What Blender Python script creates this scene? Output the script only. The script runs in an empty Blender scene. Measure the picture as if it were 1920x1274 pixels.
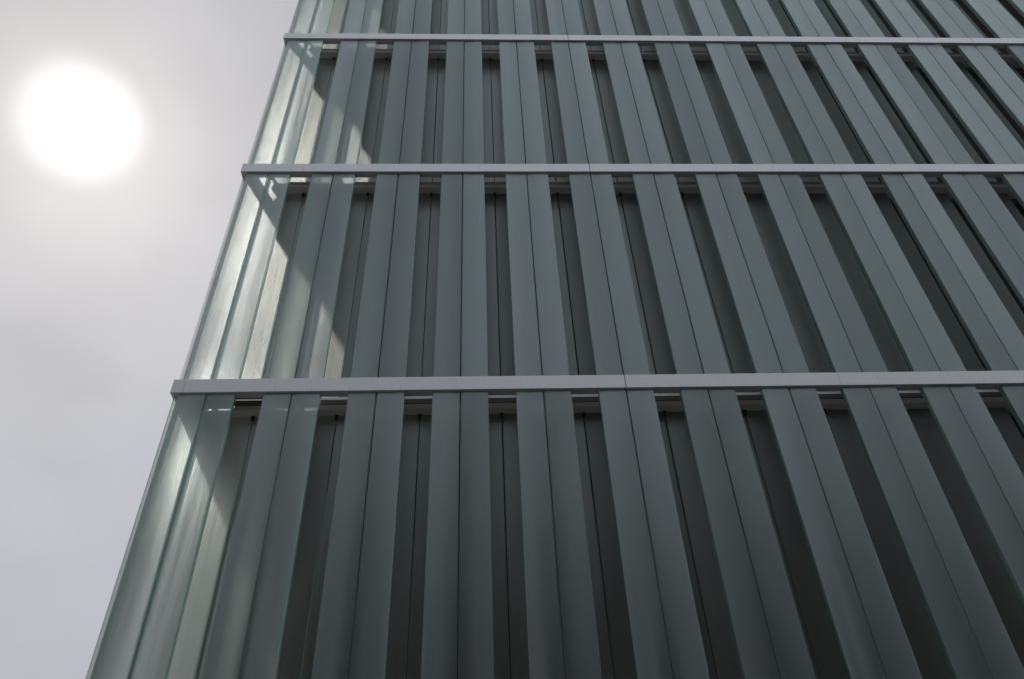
import bpy, bmesh, math, random
from mathutils import Vector, Matrix

S = bpy.context.scene
COL = S.collection
M = 0.80                       # one facade module: two glass channels and one gap
EYE = 1.60

# ------------------------------------------------------------------ camera
FWD = Vector((0.04213964, 0.74223122, 0.66881766))
RGT = Vector((0.99907384, -0.02547393, -0.03467772))
UPV = Vector((0.00870147, -0.66965954, 0.74261726))
cam_data = bpy.data.cameras.new("camera")
cam_data.sensor_width = 36.0
cam_data.lens = 36.0 * 1500.0 / 1920.0
cam_data.clip_start = 0.05
cam_data.clip_end = 4000.0
cam = bpy.data.objects.new("camera", cam_data)
COL.objects.link(cam)
mw = Matrix.Identity(4)
for i in range(3):
    mw[i][0] = RGT[i]; mw[i][1] = UPV[i]; mw[i][2] = -FWD[i]
mw[0][3] = 3.21916 * M; mw[1][3] = -7.55588 * M; mw[2][3] = EYE
cam.matrix_world = mw
S.camera = cam

# ------------------------------------------------------------------ sky and sun
SUN = Vector((-0.42147, 0.49297, 0.76114)).normalized()
PATCH = (FWD + RGT * ((250 - 960) / 1500.0) + UPV * ((637 - 430) / 1500.0)).normalized()   # thin cloud below the sun
SUN_EL = math.asin(SUN.z)
SUN_AZ = math.atan2(SUN.x, SUN.y)

world = bpy.data.worlds.new("World")
S.world = world
world.use_nodes = True
nt = world.node_tree
nt.nodes.clear()


def nd(tree, typ, **kw):
    n = tree.nodes.new(typ)
    for k, v in kw.items():
        if k in n.inputs.keys() if isinstance(k, str) else False:
            n.inputs[k].default_value = v
        else:
            setattr(n, k, v)
    return n


def math_node(tree, op, a, b=None, c=None, clamp=False):
    n = tree.nodes.new('ShaderNodeMath'); n.operation = op; n.use_clamp = clamp
    for i, v in enumerate((a, b, c)):
        if v is None: continue
        if isinstance(v, (int, float)): n.inputs[i].default_value = v
        else: tree.links.new(v, n.inputs[i])
    return n.outputs[0]


def mix_rgb(tree, fac, a, b, blend='MIX'):
    n = tree.nodes.new('ShaderNodeMix'); n.data_type = 'RGBA'; n.blend_type = blend
    for sock, v in ((n.inputs[0], fac), (n.inputs[6], a), (n.inputs[7], b)):
        if isinstance(v, (int, float)): sock.default_value = v
        elif isinstance(v, tuple): sock.default_value = (*v, 1.0) if len(v) == 3 else v
        else: tree.links.new(v, sock)
    return n.outputs[2]


def map_range(tree, v, a, b, c, d, interp='SMOOTHSTEP'):
    n = tree.nodes.new('ShaderNodeMapRange'); n.interpolation_type = interp
    tree.links.new(v, n.inputs[0])
    for i, x in enumerate((a, b, c, d)): n.inputs[i + 1].default_value = x
    return n.outputs[0]


sky = nt.nodes.new('ShaderNodeTexSky')
sky.sky_type = 'NISHITA'
sky.sun_disc = False
sky.sun_elevation = SUN_EL
sky.sun_rotation = SUN_AZ
sky.dust_density = 3.0
tc = nt.nodes.new('ShaderNodeTexCoord')
nz = nt.nodes.new('ShaderNodeTexNoise')
nz.inputs['Scale'].default_value = 3.2
nz.inputs['Detail'].default_value = 5.0
nz.inputs['Roughness'].default_value = 0.45
mp = nt.nodes.new('ShaderNodeMapping'); mp.inputs['Scale'].default_value = (1, 1, 1.6)
mp.inputs['Rotation'].default_value = (0.3, 0.5, 0.2)
nt.links.new(tc.outputs['Generated'], mp.inputs[0])
nt.links.new(mp.outputs[0], nz.inputs['Vector'])
cloud = map_range(nt, nz.outputs['Fac'], 0.32, 0.68, 4.45, 5.35)
# unseen sky behind the camera is brightened, an added fill for the facade
bdot = nt.nodes.new('ShaderNodeVectorMath'); bdot.operation = 'DOT_PRODUCT'
nt.links.new(tc.outputs['Generated'], bdot.inputs[0]); bdot.inputs[1].default_value = Vector((0.45, -0.80, 0.40)).normalized()
cloud = math_node(nt, 'MULTIPLY', cloud, map_range(nt, bdot.outputs['Value'], 0.05, 0.95, 1.0, 2.1))
cc = nt.nodes.new('ShaderNodeCombineColor')
nt.links.new(math_node(nt, 'MULTIPLY', cloud, 0.955), cc.inputs[0])
nt.links.new(math_node(nt, 'MULTIPLY', cloud, 0.98), cc.inputs[1])
nt.links.new(math_node(nt, 'MULTIPLY', cloud, 1.055), cc.inputs[2])
veil = mix_rgb(nt, 0.92, sky.outputs[0], cc.outputs[0])
dot = nt.nodes.new('ShaderNodeVectorMath'); dot.operation = 'DOT_PRODUCT'
nrm = nt.nodes.new('ShaderNodeVectorMath'); nrm.operation = 'NORMALIZE'
nt.links.new(tc.outputs['Generated'], nrm.inputs[0])
nt.links.new(nrm.outputs[0], dot.inputs[0]); dot.inputs[1].default_value = SUN
ang = math_node(nt, 'MULTIPLY', math_node(nt, 'ARCCOSINE', math_node(nt, 'MINIMUM', dot.outputs['Value'], 0.999999)), 57.29578)
wob = math_node(nt, 'MULTIPLY_ADD', nz.outputs['Fac'], 2.4, -1.2)
ang = math_node(nt, 'ADD', ang, wob)
disc = map_range(nt, ang, -0.6, 4.5, 10.0, 0.0)
halo = map_range(nt, ang, 1.5, 9.0, 0.9, 0.0)
dot2 = nt.nodes.new('ShaderNodeVectorMath'); dot2.operation = 'DOT_PRODUCT'
nt.links.new(nrm.outputs[0], dot2.inputs[0]); dot2.inputs[1].default_value = PATCH
ang2 = math_node(nt, 'MULTIPLY', math_node(nt, 'ARCCOSINE', math_node(nt, 'MINIMUM', dot2.outputs['Value'], 0.999999)), 57.29578)
aureole = map_range(nt, math_node(nt, 'ADD', ang2, wob), 0.0, 11.0, 0.55, 0.0)
glow = math_node(nt, 'ADD', math_node(nt, 'ADD', disc, halo), aureole)
gc = nt.nodes.new('ShaderNodeCombineColor')
nt.links.new(glow, gc.inputs[0])
nt.links.new(math_node(nt, 'MULTIPLY', glow, 0.985), gc.inputs[1])
nt.links.new(math_node(nt, 'MULTIPLY', glow, 0.97), gc.inputs[2])
tot = mix_rgb(nt, 1.0, veil, gc.outputs[0], 'ADD')
bg = nt.nodes.new('ShaderNodeBackground'); bg.inputs[1].default_value = 0.10
nt.links.new(tot, bg.inputs[0])
wo = nt.nodes.new('ShaderNodeOutputWorld')
nt.links.new(bg.outputs[0], wo.inputs[0])

sun_data = bpy.data.lights.new("sun", 'SUN')
sun_data.energy = 1.75
sun_data.angle = math.radians(1.6)
sun_data.color = (1.0, 0.93, 0.86)
sun = bpy.data.objects.new("sun", sun_data)
COL.objects.link(sun)
sun.rotation_euler = (-SUN).to_track_quat('-Z', 'Y').to_euler()
sun.location = SUN * 60

S.view_settings.view_transform = 'Standard'
S.view_settings.look = 'None'
S.view_settings.gamma = 1.0
S.view_settings.exposure = 0.0
S.view_settings.use_curve_mapping = False
S.cycles.max_bounces = 16
S.cycles.transparent_max_bounces = 32
S.cycles.transmission_bounces = 12
S.cycles.diffuse_bounces = 4
S.cycles.glossy_bounces = 5
S.cycles.caustics_refractive = True
S.cycles.sample_clamp_indirect = 4.0


# ------------------------------------------------------------------ materials
def new_mat(name):
    m = bpy.data.materials.new(name); m.use_nodes = True
    m.node_tree.nodes.clear()
    out = m.node_tree.nodes.new('ShaderNodeOutputMaterial')
    return m, m.node_tree, out


def noise(t, vec, scale, detail=3.0, rough=0.5, stretch=None):
    n = t.nodes.new('ShaderNodeTexNoise')
    n.inputs['Scale'].default_value = scale
    n.inputs['Detail'].default_value = detail
    n.inputs['Roughness'].default_value = rough
    if stretch:
        p = t.nodes.new('ShaderNodeMapping'); p.inputs['Scale'].default_value = stretch
        t.links.new(vec, p.inputs[0]); vec = p.outputs[0]
    t.links.new(vec, n.inputs['Vector'])
    return n.outputs['Fac']


def shader_mix(t, fac, a, b):
    n = t.nodes.new('ShaderNodeMixShader')
    if isinstance(fac, (int, float)): n.inputs[0].default_value = fac
    else: t.links.new(fac, n.inputs[0])
    t.links.new(a, n.inputs[1]); t.links.new(b, n.inputs[2])
    return n.outputs[0]


def make_glass(name, clear, refr, body, tint, diff_col, rough_gloss, ior, rough_refr, painted_rim=False):
    """cast channel glass: clear share, blurred refraction, milky body, fresnel gloss"""
    m, t, out = new_mat(name)
    geo = t.nodes.new('ShaderNodeNewGeometry')
    info = t.nodes.new('ShaderNodeObjectInfo')
    pos = geo.outputs['Position']
    fine = noise(t, pos, 1.0, 3.0, 0.6, (85, 85, 2.5))
    grain = noise(t, pos, 420.0, 2.0, 0.5)
    bump = t.nodes.new('ShaderNodeBump'); bump.inputs['Strength'].default_value = 0.4
    bump.inputs['Distance'].default_value = 0.004
    uv = t.nodes.new('ShaderNodeUVMap'); sx = t.nodes.new('ShaderNodeSeparateXYZ')
    t.links.new(uv.outputs[0], sx.inputs[0])
    ribs = math_node(t, 'SINE', math_node(t, 'MULTIPLY', sx.outputs[0], 2 * math.pi * 18))
    relief = math_node(t, 'MULTIPLY_ADD', grain, 0.5, fine)
    t.links.new(math_node(t, 'MULTIPLY_ADD', ribs, 0.30, relief), bump.inputs['Height'])
    smooth = t.nodes.new('ShaderNodeBump'); smooth.inputs['Strength'].default_value = 0.05
    smooth.inputs['Distance'].default_value = 0.02
    t.links.new(noise(t, pos, 1.0, 2.0, 0.5, (6, 6, 0.8)), smooth.inputs['Height'])
    t.links.new(bump.outputs[0], smooth.inputs['Normal'])
    nrm_ = smooth.outputs[0]
    # slight tone change between panes and soft dust streaks running down
    streak = noise(t, pos, 1.0, 4.0, 0.6, (22, 22, 0.35))
    tone = math_node(t, 'ADD', math_node(t, 'MULTIPLY', info.outputs['Random'], 0.22),
                     math_node(t, 'MULTIPLY_ADD', streak, 0.34, 0.72))
    hue = noise(t, pos, 1.0, 2.0, 0.5, (5, 5, 0.5))
    cast = mix_rgb(t, map_range(t, hue, 0.35, 0.65, 0.0, 1.0), diff_col,
                   (diff_col[0] * 1.18, diff_col[1] * 0.92, diff_col[2] * 1.0))
    dcol = mix_rgb(t, 1.0, cast, tone, 'MULTIPLY')
    tr = t.nodes.new('ShaderNodeBsdfTransparent'); tr.inputs[0].default_value = (*tint, 1)
    rf = t.nodes.new('ShaderNodeBsdfRefraction'); rf.inputs['Color'].default_value = (*tint, 1)
    rf.inputs['IOR'].default_value = 1.45; rf.inputs['Roughness'].default_value = rough_refr
    t.links.new(nrm_, rf.inputs['Normal'])
    tl = t.nodes.new('ShaderNodeBsdfTranslucent')
    tl.inputs[0].default_value = (*tint, 1); t.links.new(nrm_, tl.inputs['Normal'])
    df = t.nodes.new('ShaderNodeBsdfDiffuse'); t.links.new(dcol, df.inputs[0])
    t.links.new(nrm_, df.inputs['Normal'])
    milk = shader_mix(t, 0.45, tl.outputs[0], df.outputs[0])
    see = shader_mix(t, refr / (refr + clear), tr.outputs[0], rf.outputs[0])
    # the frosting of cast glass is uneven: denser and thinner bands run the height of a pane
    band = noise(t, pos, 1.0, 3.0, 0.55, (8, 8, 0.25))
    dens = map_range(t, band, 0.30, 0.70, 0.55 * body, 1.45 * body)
    if painted_rim:      # light seen through the layers behind, painted as milk density across the pane
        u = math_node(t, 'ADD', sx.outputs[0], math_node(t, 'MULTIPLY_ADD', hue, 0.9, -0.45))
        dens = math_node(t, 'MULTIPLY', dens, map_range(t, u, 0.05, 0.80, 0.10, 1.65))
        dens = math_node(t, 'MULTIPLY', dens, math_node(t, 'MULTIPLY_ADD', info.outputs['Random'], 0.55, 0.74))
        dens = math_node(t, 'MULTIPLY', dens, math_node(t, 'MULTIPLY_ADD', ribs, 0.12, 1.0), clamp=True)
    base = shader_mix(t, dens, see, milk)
    gl = t.nodes.new('ShaderNodeBsdfGlossy'); gl.inputs['Roughness'].default_value = rough_gloss
    gl.inputs[0].default_value = (0.84, 0.97, 0.985, 1); t.links.new(nrm_, gl.inputs['Normal'])
    lw = t.nodes.new('ShaderNodeLayerWeight'); lw.inputs[0].default_value = 0.5
    t.links.new(nrm_, lw.inputs['Normal'])
    f0 = ((ior - 1) / (ior + 1)) ** 2
    fac = math_node(t, 'MULTIPLY_ADD', math_node(t, 'POWER', lw.outputs['Facing'], 5.0), 1 - f0, f0, clamp=True)
    fac = math_node(t, 'MULTIPLY', fac, math_node(t, 'MULTIPLY_ADD', info.outputs['Random'], 0.36, 0.82), clamp=True)
    t.links.new(shader_mix(t, fac, base, gl.outputs[0]), out.inputs[0])
    return m


def make_paint(name, col, rough=0.45, metal=0.0, var=0.12, dirt=0.0):
    m, t, out = new_mat(name)
    geo = t.nodes.new('ShaderNodeNewGeometry'); pos = geo.outputs['Position']
    v = noise(t, pos, 3.0, 5.0, 0.6)
    s = noise(t, pos, 1.0, 4.0, 0.65, (9, 9, 1.2))
    tone = math_node(t, 'MULTIPLY_ADD', math_node(t, 'ADD', v, s), var, 1.0 - var)
    c = mix_rgb(t, 1.0, col, tone, 'MULTIPLY')
    if dirt:
        sp = noise(t, pos, 1.0, 3.0, 0.7, (26, 26, 3.0))
        k = map_range(t, sp, 0.62, 0.78, 0.0, dirt)
        c = mix_rgb(t, k, c, (0.16, 0.15, 0.13))
    b = t.nodes.new('ShaderNodeBsdfPrincipled')
    t.links.new(c, b.inputs['Base Color'])
    b.inputs['Metallic'].default_value = metal
    t.links.new(math_node(t, 'MULTIPLY_ADD', v, 0.2, rough - 0.1), b.inputs['Roughness'])
    bp = t.nodes.new('ShaderNodeBump'); bp.inputs['Strength'].default_value = 0.05
    bp.inputs['Distance'].default_value = 0.01
    t.links.new(noise(t, pos, 25.0, 3.0), bp.inputs['Height'])
    t.links.new(bp.outputs[0], b.inputs['Normal'])
    t.links.new(b.outputs[0], out.inputs[0])
    return m


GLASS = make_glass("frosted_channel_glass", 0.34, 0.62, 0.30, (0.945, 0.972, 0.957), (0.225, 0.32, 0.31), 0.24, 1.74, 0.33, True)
INNER = make_glass("inner_channel_glass", 0.35, 0.55, 0.16, (0.94, 0.958, 0.93), (0.235, 0.24, 0.20), 0.16, 1.6, 0.34)
FROST = make_glass("satin_plate_glass", 0.46, 0.40, 0.14, (0.95, 0.985, 0.97), (0.17, 0.20, 0.20), 0.2, 1.5, 0.5)
CLEAR = make_glass("clear_plate_glass", 0.97, 0.03, 0.02, (0.975, 0.985, 0.98), (0.17, 0.20, 0.20), 0.03, 1.5, 0.2)
EDGE = make_glass("green_glass_edge", 0.40, 0.40, 0.40, (0.80, 0.91, 0.87), (0.22, 0.40, 0.35), 0.12, 1.5, 0.35)
METAL = make_paint("anodised_aluminium", (0.515, 0.54, 0.555), 0.40, 0.35, 0.08, 0.38)
LIP = make_paint("pale_grey_steel", (0.50, 0.485, 0.46), 0.5, 0.0, 0.08)
BEAM = make_paint("grey_painted_steel", (0.17, 0.163, 0.15), 0.55, 0.0, 0.10)
DARK = make_paint("dark_gasket", (0.025, 0.025, 0.025), 0.7)
WALL = make_paint("dark_inner_lining", (0.040, 0.036, 0.031), 0.85, 0.0, 0.2)
SLAB = make_paint("slab_concrete", (0.20, 0.19, 0.175), 0.85, 0.0, 0.15)
SLOT_LIGHT = make_paint("pale_light_strip", (0.78, 0.79, 0.78), 0.4, 0.0, 0.05)  # pale tone stands in for the bright line of light behind the bands
CLIP = make_paint("clip_metal", (0.34, 0.34, 0.33), 0.45, 0.4)
ASPH = make_paint("asphalt", (0.05, 0.05, 0.052), 0.9, 0.0, 0.2)
BRICK = make_paint("dark_brick", (0.075, 0.055, 0.048), 0.9, 0.0, 0.25)
PAVE = make_paint("paving", (0.22, 0.21, 0.20), 0.85, 0.0, 0.2)


# ------------------------------------------------------------------ mesh helpers
def add_box(bm, x0, x1, y0, y1, z0, z1, mi=0):
    vs = [bm.verts.new(p) for p in ((x0, y0, z0), (x1, y0, z0), (x1, y1, z0), (x0, y1, z0),
                                    (x0, y0, z1), (x1, y0, z1), (x1, y1, z1), (x0, y1, z1))]
    for q in ((0, 3, 2, 1), (4, 5, 6, 7), (0, 1, 5, 4), (1, 2, 6, 5), (2, 3, 7, 6), (3, 0, 4, 7)):
        f = bm.faces.new([vs[i] for i in q]); f.material_index = mi
    return vs


def add_prism(bm, pts, z0, z1, mis=None):
    """closed plan outline (counter-clockwise) pulled up from z0 to z1"""
    lo = [bm.verts.new((x, y, z0)) for x, y in pts]
    hi = [bm.verts.new((x, y, z1)) for x, y in pts]
    n = len(pts)
    for i in range(n):
        f = bm.faces.new((lo[i], lo[(i + 1) % n], hi[(i + 1) % n], hi[i]))
        if mis: f.material_index = mis[i]
    f1 = bm.faces.new(lo[::-1]); f2 = bm.faces.new(hi)
    if mis: f1.material_index = f2.material_index = 1


def finish(bm, name, mats, bevel=0.0):
    if bevel:
        bmesh.ops.bevel(bm, geom=list(bm.edges), offset=bevel, segments=2, affect='EDGES', profile=0.5)
    bmesh.ops.recalc_face_normals(bm, faces=bm.faces)
    me = bpy.data.meshes.new(name)
    bm.to_mesh(me); bm.free()
    for m in mats: me.materials.append(m)
    return me


def link(name, me, parent=None, loc=(0, 0, 0), rotz=0.0):
    o = bpy.data.objects.new(name, me)
    COL.objects.link(o)
    o.location = loc; o.rotation_euler = (0, 0, rotz)
    if parent: o.parent = parent
    return o


def box_part(name, dims, mat, parent, bevel=0.0):
    bm = bmesh.new(); add_box(bm, *dims)
    return link(name, finish(bm, name, [mat], bevel), parent)


def in_view(x0, x1, y, z0, z1, pad=0.0):
    """does a vertical strip of the facade reach the picture"""
    for i in range(3):
        for j in range(40):
            v = Vector((x0 + (x1 - x0) * i / 2, y, z0 + (z1 - z0) * j / 39)) - mw.translation
            d = v.dot(FWD)
            if d <= 0: continue
            if abs(v.dot(RGT) / d) < 960 / 1500 + pad and abs(v.dot(UPV) / d) < 637 / 1500 + pad:
                return True
    return False


# ------------------------------------------------------------------ setting
bm = bmesh.new(); add_box(bm, -900, 900, -900, 900, -0.6, -0.13)
g = link("road", finish(bm, "road", [ASPH])); g["kind"] = "structure"
bm = bmesh.new(); add_box(bm, -30, 30, -9.0, 20.0, -0.126, 0.0)
g = link("pavement", finish(bm, "pavement", [PAVE], 0.01)); g["kind"] = "structure"

# terrace across the street, behind the photographer: it shades and darkens the low glass
across = bpy.data.objects.new("terrace_house", None); COL.objects.link(across)
across.location = (2.0, -20.0, 0.0)
across["label"] = "dark brick terrace block with rows of windows across the street"
across["category"] = "building"
bm = bmesh.new(); add_box(bm, -45, 45, -10, 0, -0.12, 16.5)
link("wall", finish(bm, "wall", [BRICK]), across)
bm = bmesh.new(); add_box(bm, -45.4, 45.4, -10.3, 0.4, 16.503, 17.1)
link("cornice", finish(bm, "cornice", [SLAB], 0.03), across)
bm = bmesh.new(); add_box(bm, -0.7, 0.7, 0.004, 0.06, 0.0, 2.0)
wme = finish(bm, "window", [DARK])
for r in range(4):
    for c in range(18):
        link("window", wme, across, (-42.5 + 5 * c, 0, 1.0 + 3.5 * r))

# ------------------------------------------------------------------ the building
Z3 = 5.986 * M + EYE           # undersides of the three visible bands
Z2 = 10.321 * M + EYE
Z1 = 14.515 * M + EYE
Z0 = Z1 + 4.2 * M
Z4 = Z3 - 4.33 * M
BANDS = [Z4, Z3, Z2, Z1, Z0]
BH = 0.200 * M                 # band height
XL = -0.420 * M                # left end of the bands
XR = 18.5 * M
YF = -0.030 * M                # front of the bands
YB = 0.088 * M                 # back of the bands
YBM = 0.205 * M                # front of the steel beam behind
YIN = 0.315 * M                # face of the inner glass
DEP = 12.0                     # building depth
PW = 0.331 * M                 # glass channel width
GAPH = 0.0036 * M              # half joint between the channels of a pair
FL = 0.060                     # flange depth
TH = 0.007                     # glass thickness
PX = 2.75 * M                  # the open glazed bay at the corner ends here
NPAIR = 18

building = bpy.data.objects.new("glass_building", None)
COL.objects.link(building)
building["label"] = "building clad in paired vertical frosted glass channels between slim grey metal bands"
building["category"] = "building"


def channel_mesh(name, height, face=None, flip=False):
    """U-shaped glass channel, outer face on y = 0, flanges pointing back"""
    w = PW; r = 0.004
    pts = [(r, 0), (w - r, 0), (w, r), (w, FL), (w - TH, FL), (w - TH, TH + r), (w - TH - r, TH),
           (TH + r, TH), (TH, TH + r), (TH, FL), (0, FL), (0, r)]
    mis = [0, 0, 1, 1, 1, 0, 0, 0, 1, 1, 1, 0]
    b = bmesh.new(); add_prism(b, pts, 0, height, mis)
    uvl = b.loops.layers.uv.new("UVMap")
    for f in b.faces:
        for lp in f.loops:
            u = lp.vert.co.x / PW
            lp[uvl].uv = (1 - u if flip else u, lp.vert.co.z / height)
    return finish(b, name, [face or GLASS, EDGE])


def storey_range(i):
    return BANDS[i] + BH + 0.003, BANDS[i + 1] - 0.003


spare_outer = bmesh.new(); spare_inner = bmesh.new()


def merge(target, me, loc, rotz=0.0):
    b = bmesh.new(); b.from_mesh(me)
    bmesh.ops.rotate(b, verts=b.verts, matrix=Matrix.Rotation(rotz, 3, 'Z'))
    bmesh.ops.translate(b, verts=b.verts, vec=loc)
    tmp = bpy.data.meshes.new("tmp"); b.to_mesh(tmp); b.free()
    target.from_mesh(tmp); bpy.data.meshes.remove(tmp)


count = {'outer': 0, 'inner': 0}
rnd = random.Random(7)
for s in range(4):
    z0, z1 = storey_range(s)
    oms = [channel_mesh("outer_glass_panel", z1 - z0, None, f) for f in (True, False)]
    im = channel_mesh("inner_glass_panel", (BANDS[s + 1] - 0.115 * M) - (BANDS[s] + 0.052 * M) - 0.006, INNER)
    zi = BANDS[s] + 0.052 * M + 0.003
    for k in range(NPAIR):
        for side in (0, 1):
            om = oms[side]
            x = k * M + (GAPH if side else -GAPH - PW)
            jit = rnd.uniform(-0.0012, 0.0012)
            loc = (x + jit * 0.6, 0.0015 + jit, z0)
            if in_view(x, x + PW, 0.0, z0, z1):
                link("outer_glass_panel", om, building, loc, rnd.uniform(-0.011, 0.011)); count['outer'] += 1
            else:
                merge(spare_outer, om, loc)
            xi = x + 0.5 * M
            loc = (xi - jit, YIN + jit, zi)
            if in_view(xi, xi + PW, YIN, z0, z1):
                link("inner_glass_panel", im, building, loc); count['inner'] += 1
            else:
                merge(spare_inner, im, loc)
for b, nme in ((spare_outer, "outer_glass_panel"), (spare_inner, "inner_glass_panel")):
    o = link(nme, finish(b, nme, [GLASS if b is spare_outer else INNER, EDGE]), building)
    o["kind"] = "stuff"
print("panels", count)

# the glazed return round the left corner
RX = -0.390 * M                # outer face of the return glass
RIN = -0.075 * M               # face of the inner return glass
for s in range(4):
    z0, z1 = storey_range(s)
    for k in range(5):
        bm = bmesh.new()
        add_box(bm, RX, RX + 0.012, 0.030 * M + k * 1.6 * M + 0.002, 0.030 * M + (k + 1) * 1.6 * M - 0.006, z0, z1)
        link("corner_glass_panel", finish(bm, "corner_glass_panel", [CLEAR if s else FROST], 0.0015), building)

# metal bands: extrusions eight modules long with open joints
JOINTS = [XL, 5 * M, 13 * M, XR]
for zb in BANDS:
    for a, b_ in zip(JOINTS[:-1], JOINTS[1:]):
        xa = a + (0.0 if a == XL else 0.003)
        bm = bmesh.new()
        add_box(bm, xa, b_ - 0.003, YF, YB, zb, zb + BH)
        link("metal_band", finish(bm, "metal_band", [METAL], 0.0025), building)
    bm = bmesh.new()
    xe = RIN - 0.112 * M if zb == BANDS[1] else XL + (YB - YF)  # lowest visible band's return is widened to block sun through the corner slot
    add_box(bm, XL, xe, YB + 0.003, 8 * M, zb, zb + BH)
    link("metal_band", finish(bm, "metal_band", [METAL], 0.0025), building)

# steel beams behind the bands, with a recessed groove above a projecting lip
for zb in BANDS:
    xa, xb = RIN + 0.02, XR
    bm = bmesh.new()
    add_box(bm, xa, xb, YBM + 0.004, YIN + 0.12 * M, zb - 0.018 * M, zb + 0.052 * M)
    add_box(bm, xa + 0.002, xb - 0.002, YBM + 0.030, YIN + 0.118 * M, zb - 0.060 * M, zb + 0.030 * M)
    beam = link("support_beam", finish(bm, "support_beam", [BEAM]), building)
    bm = bmesh.new()
    add_box(bm, xa - 0.002, xb, YBM - 0.012, YIN + 0.122 * M, zb - 0.112 * M, zb - 0.043 * M)
    link("beam_lip", finish(bm, "beam_lip", [LIP], 0.003), beam)
    box_part("support_beam", (RIN - 0.11 * M, RIN + 0.12 * M, YIN + 0.13 * M, 8 * M,
                              zb - 0.112 * M, zb + 0.052 * M), BEAM, building)
    # outrigger brackets between beam and band, hidden behind the joints of each pair
    for k in range(NPAIR):
        bm = bmesh.new()
        add_box(bm, k * M - 0.02, k * M + 0.02, YB + 0.002, YBM + 0.010, zb + 0.010, zb + 0.035)
        link("outrigger", finish(bm, "outrigger", [BEAM], 0.002), building)

for zb in BANDS[:-1]:
    bm = bmesh.new()
    for k in range(NPAIR):
        xc = (k + 0.5) * M
        add_box(bm, xc - 0.338 * M, xc + 0.338 * M, YIN - 0.022, YIN - 0.006, zb + 0.056 * M, zb + 0.149 * M)
    link("slot_light_strip", finish(bm, "slot_light_strip", [SLOT_LIGHT]), building)  # pale strips added to stand in for light showing in the slot

box_part("sun_blocker", (XL + 0.10, 1.2 * M, YB + 0.004, YBM - 0.002, BANDS[1] + 0.055, BANDS[1] + 0.075), SLAB, building)  # unseen plates added to stop sun leaking through the corner slot
box_part("sun_blocker", (RIN - 0.109 * M, 0.155 * M, YBM + 0.006, YIN + 0.115 * M, BANDS[1] + 0.053 * M, BANDS[1] + 0.075 * M), SLAB, building)

# floor slabs, inner lining, roof, base
for zb in BANDS:
    box_part("floor_slab", (RIN + 0.125 * M, XR, YIN + 0.125 * M, DEP, zb - 0.09 * M, zb + 0.045 * M), SLAB, building)
for s in range(4):
    za = BANDS[s] + 0.048 * M; zc = BANDS[s + 1] - 0.093 * M
    box_part("inner_wall", (PX, XR, 0.56 * M, 0.56 * M + 0.15, za, zc), WALL, building)
    box_part("inner_wall", (PX - 0.15, PX - 0.003, 0.56 * M, DEP, za, zc), WALL, building)
box_part("inner_wall", (RIN + 0.30 * M, PX - 0.16, 1.85 * M, 1.85 * M + 0.12, BANDS[0] + 0.05 * M, BANDS[4] - 0.1), WALL, building)
box_part("base_wall", (RIN, XR, 0.02, DEP, 0.0, BANDS[0] - 0.12 * M), SLAB, building)
box_part("roof", (XL + 0.02, XR, YBM + 0.02, DEP, BANDS[4] + BH + 0.003, BANDS[4] + BH + 0.28), SLAB, building, 0.01)
box_part("rear_wall", (RIN, XR, DEP + 0.003, DEP + 0.25, 0.0, BANDS[4]), SLAB, building)

# dark clips that hold the channel joints just below the beams and at their feet
clip_b = bmesh.new()
add_box(clip_b, -0.016, 0.016, -0.012, 0.020, -0.05, 0.0)
clip_me = finish(clip_b, "clip", [DARK], 0.002)
for s in range(4):
    for k in range(NPAIR):
        x = (k + 0.5) * M
        zt = BANDS[s + 1] - 0.115 * M
        if in_view(x, x, YIN, zt - 0.1, zt):
            link("clip", clip_me, building, (x, YIN - 0.008, zt))
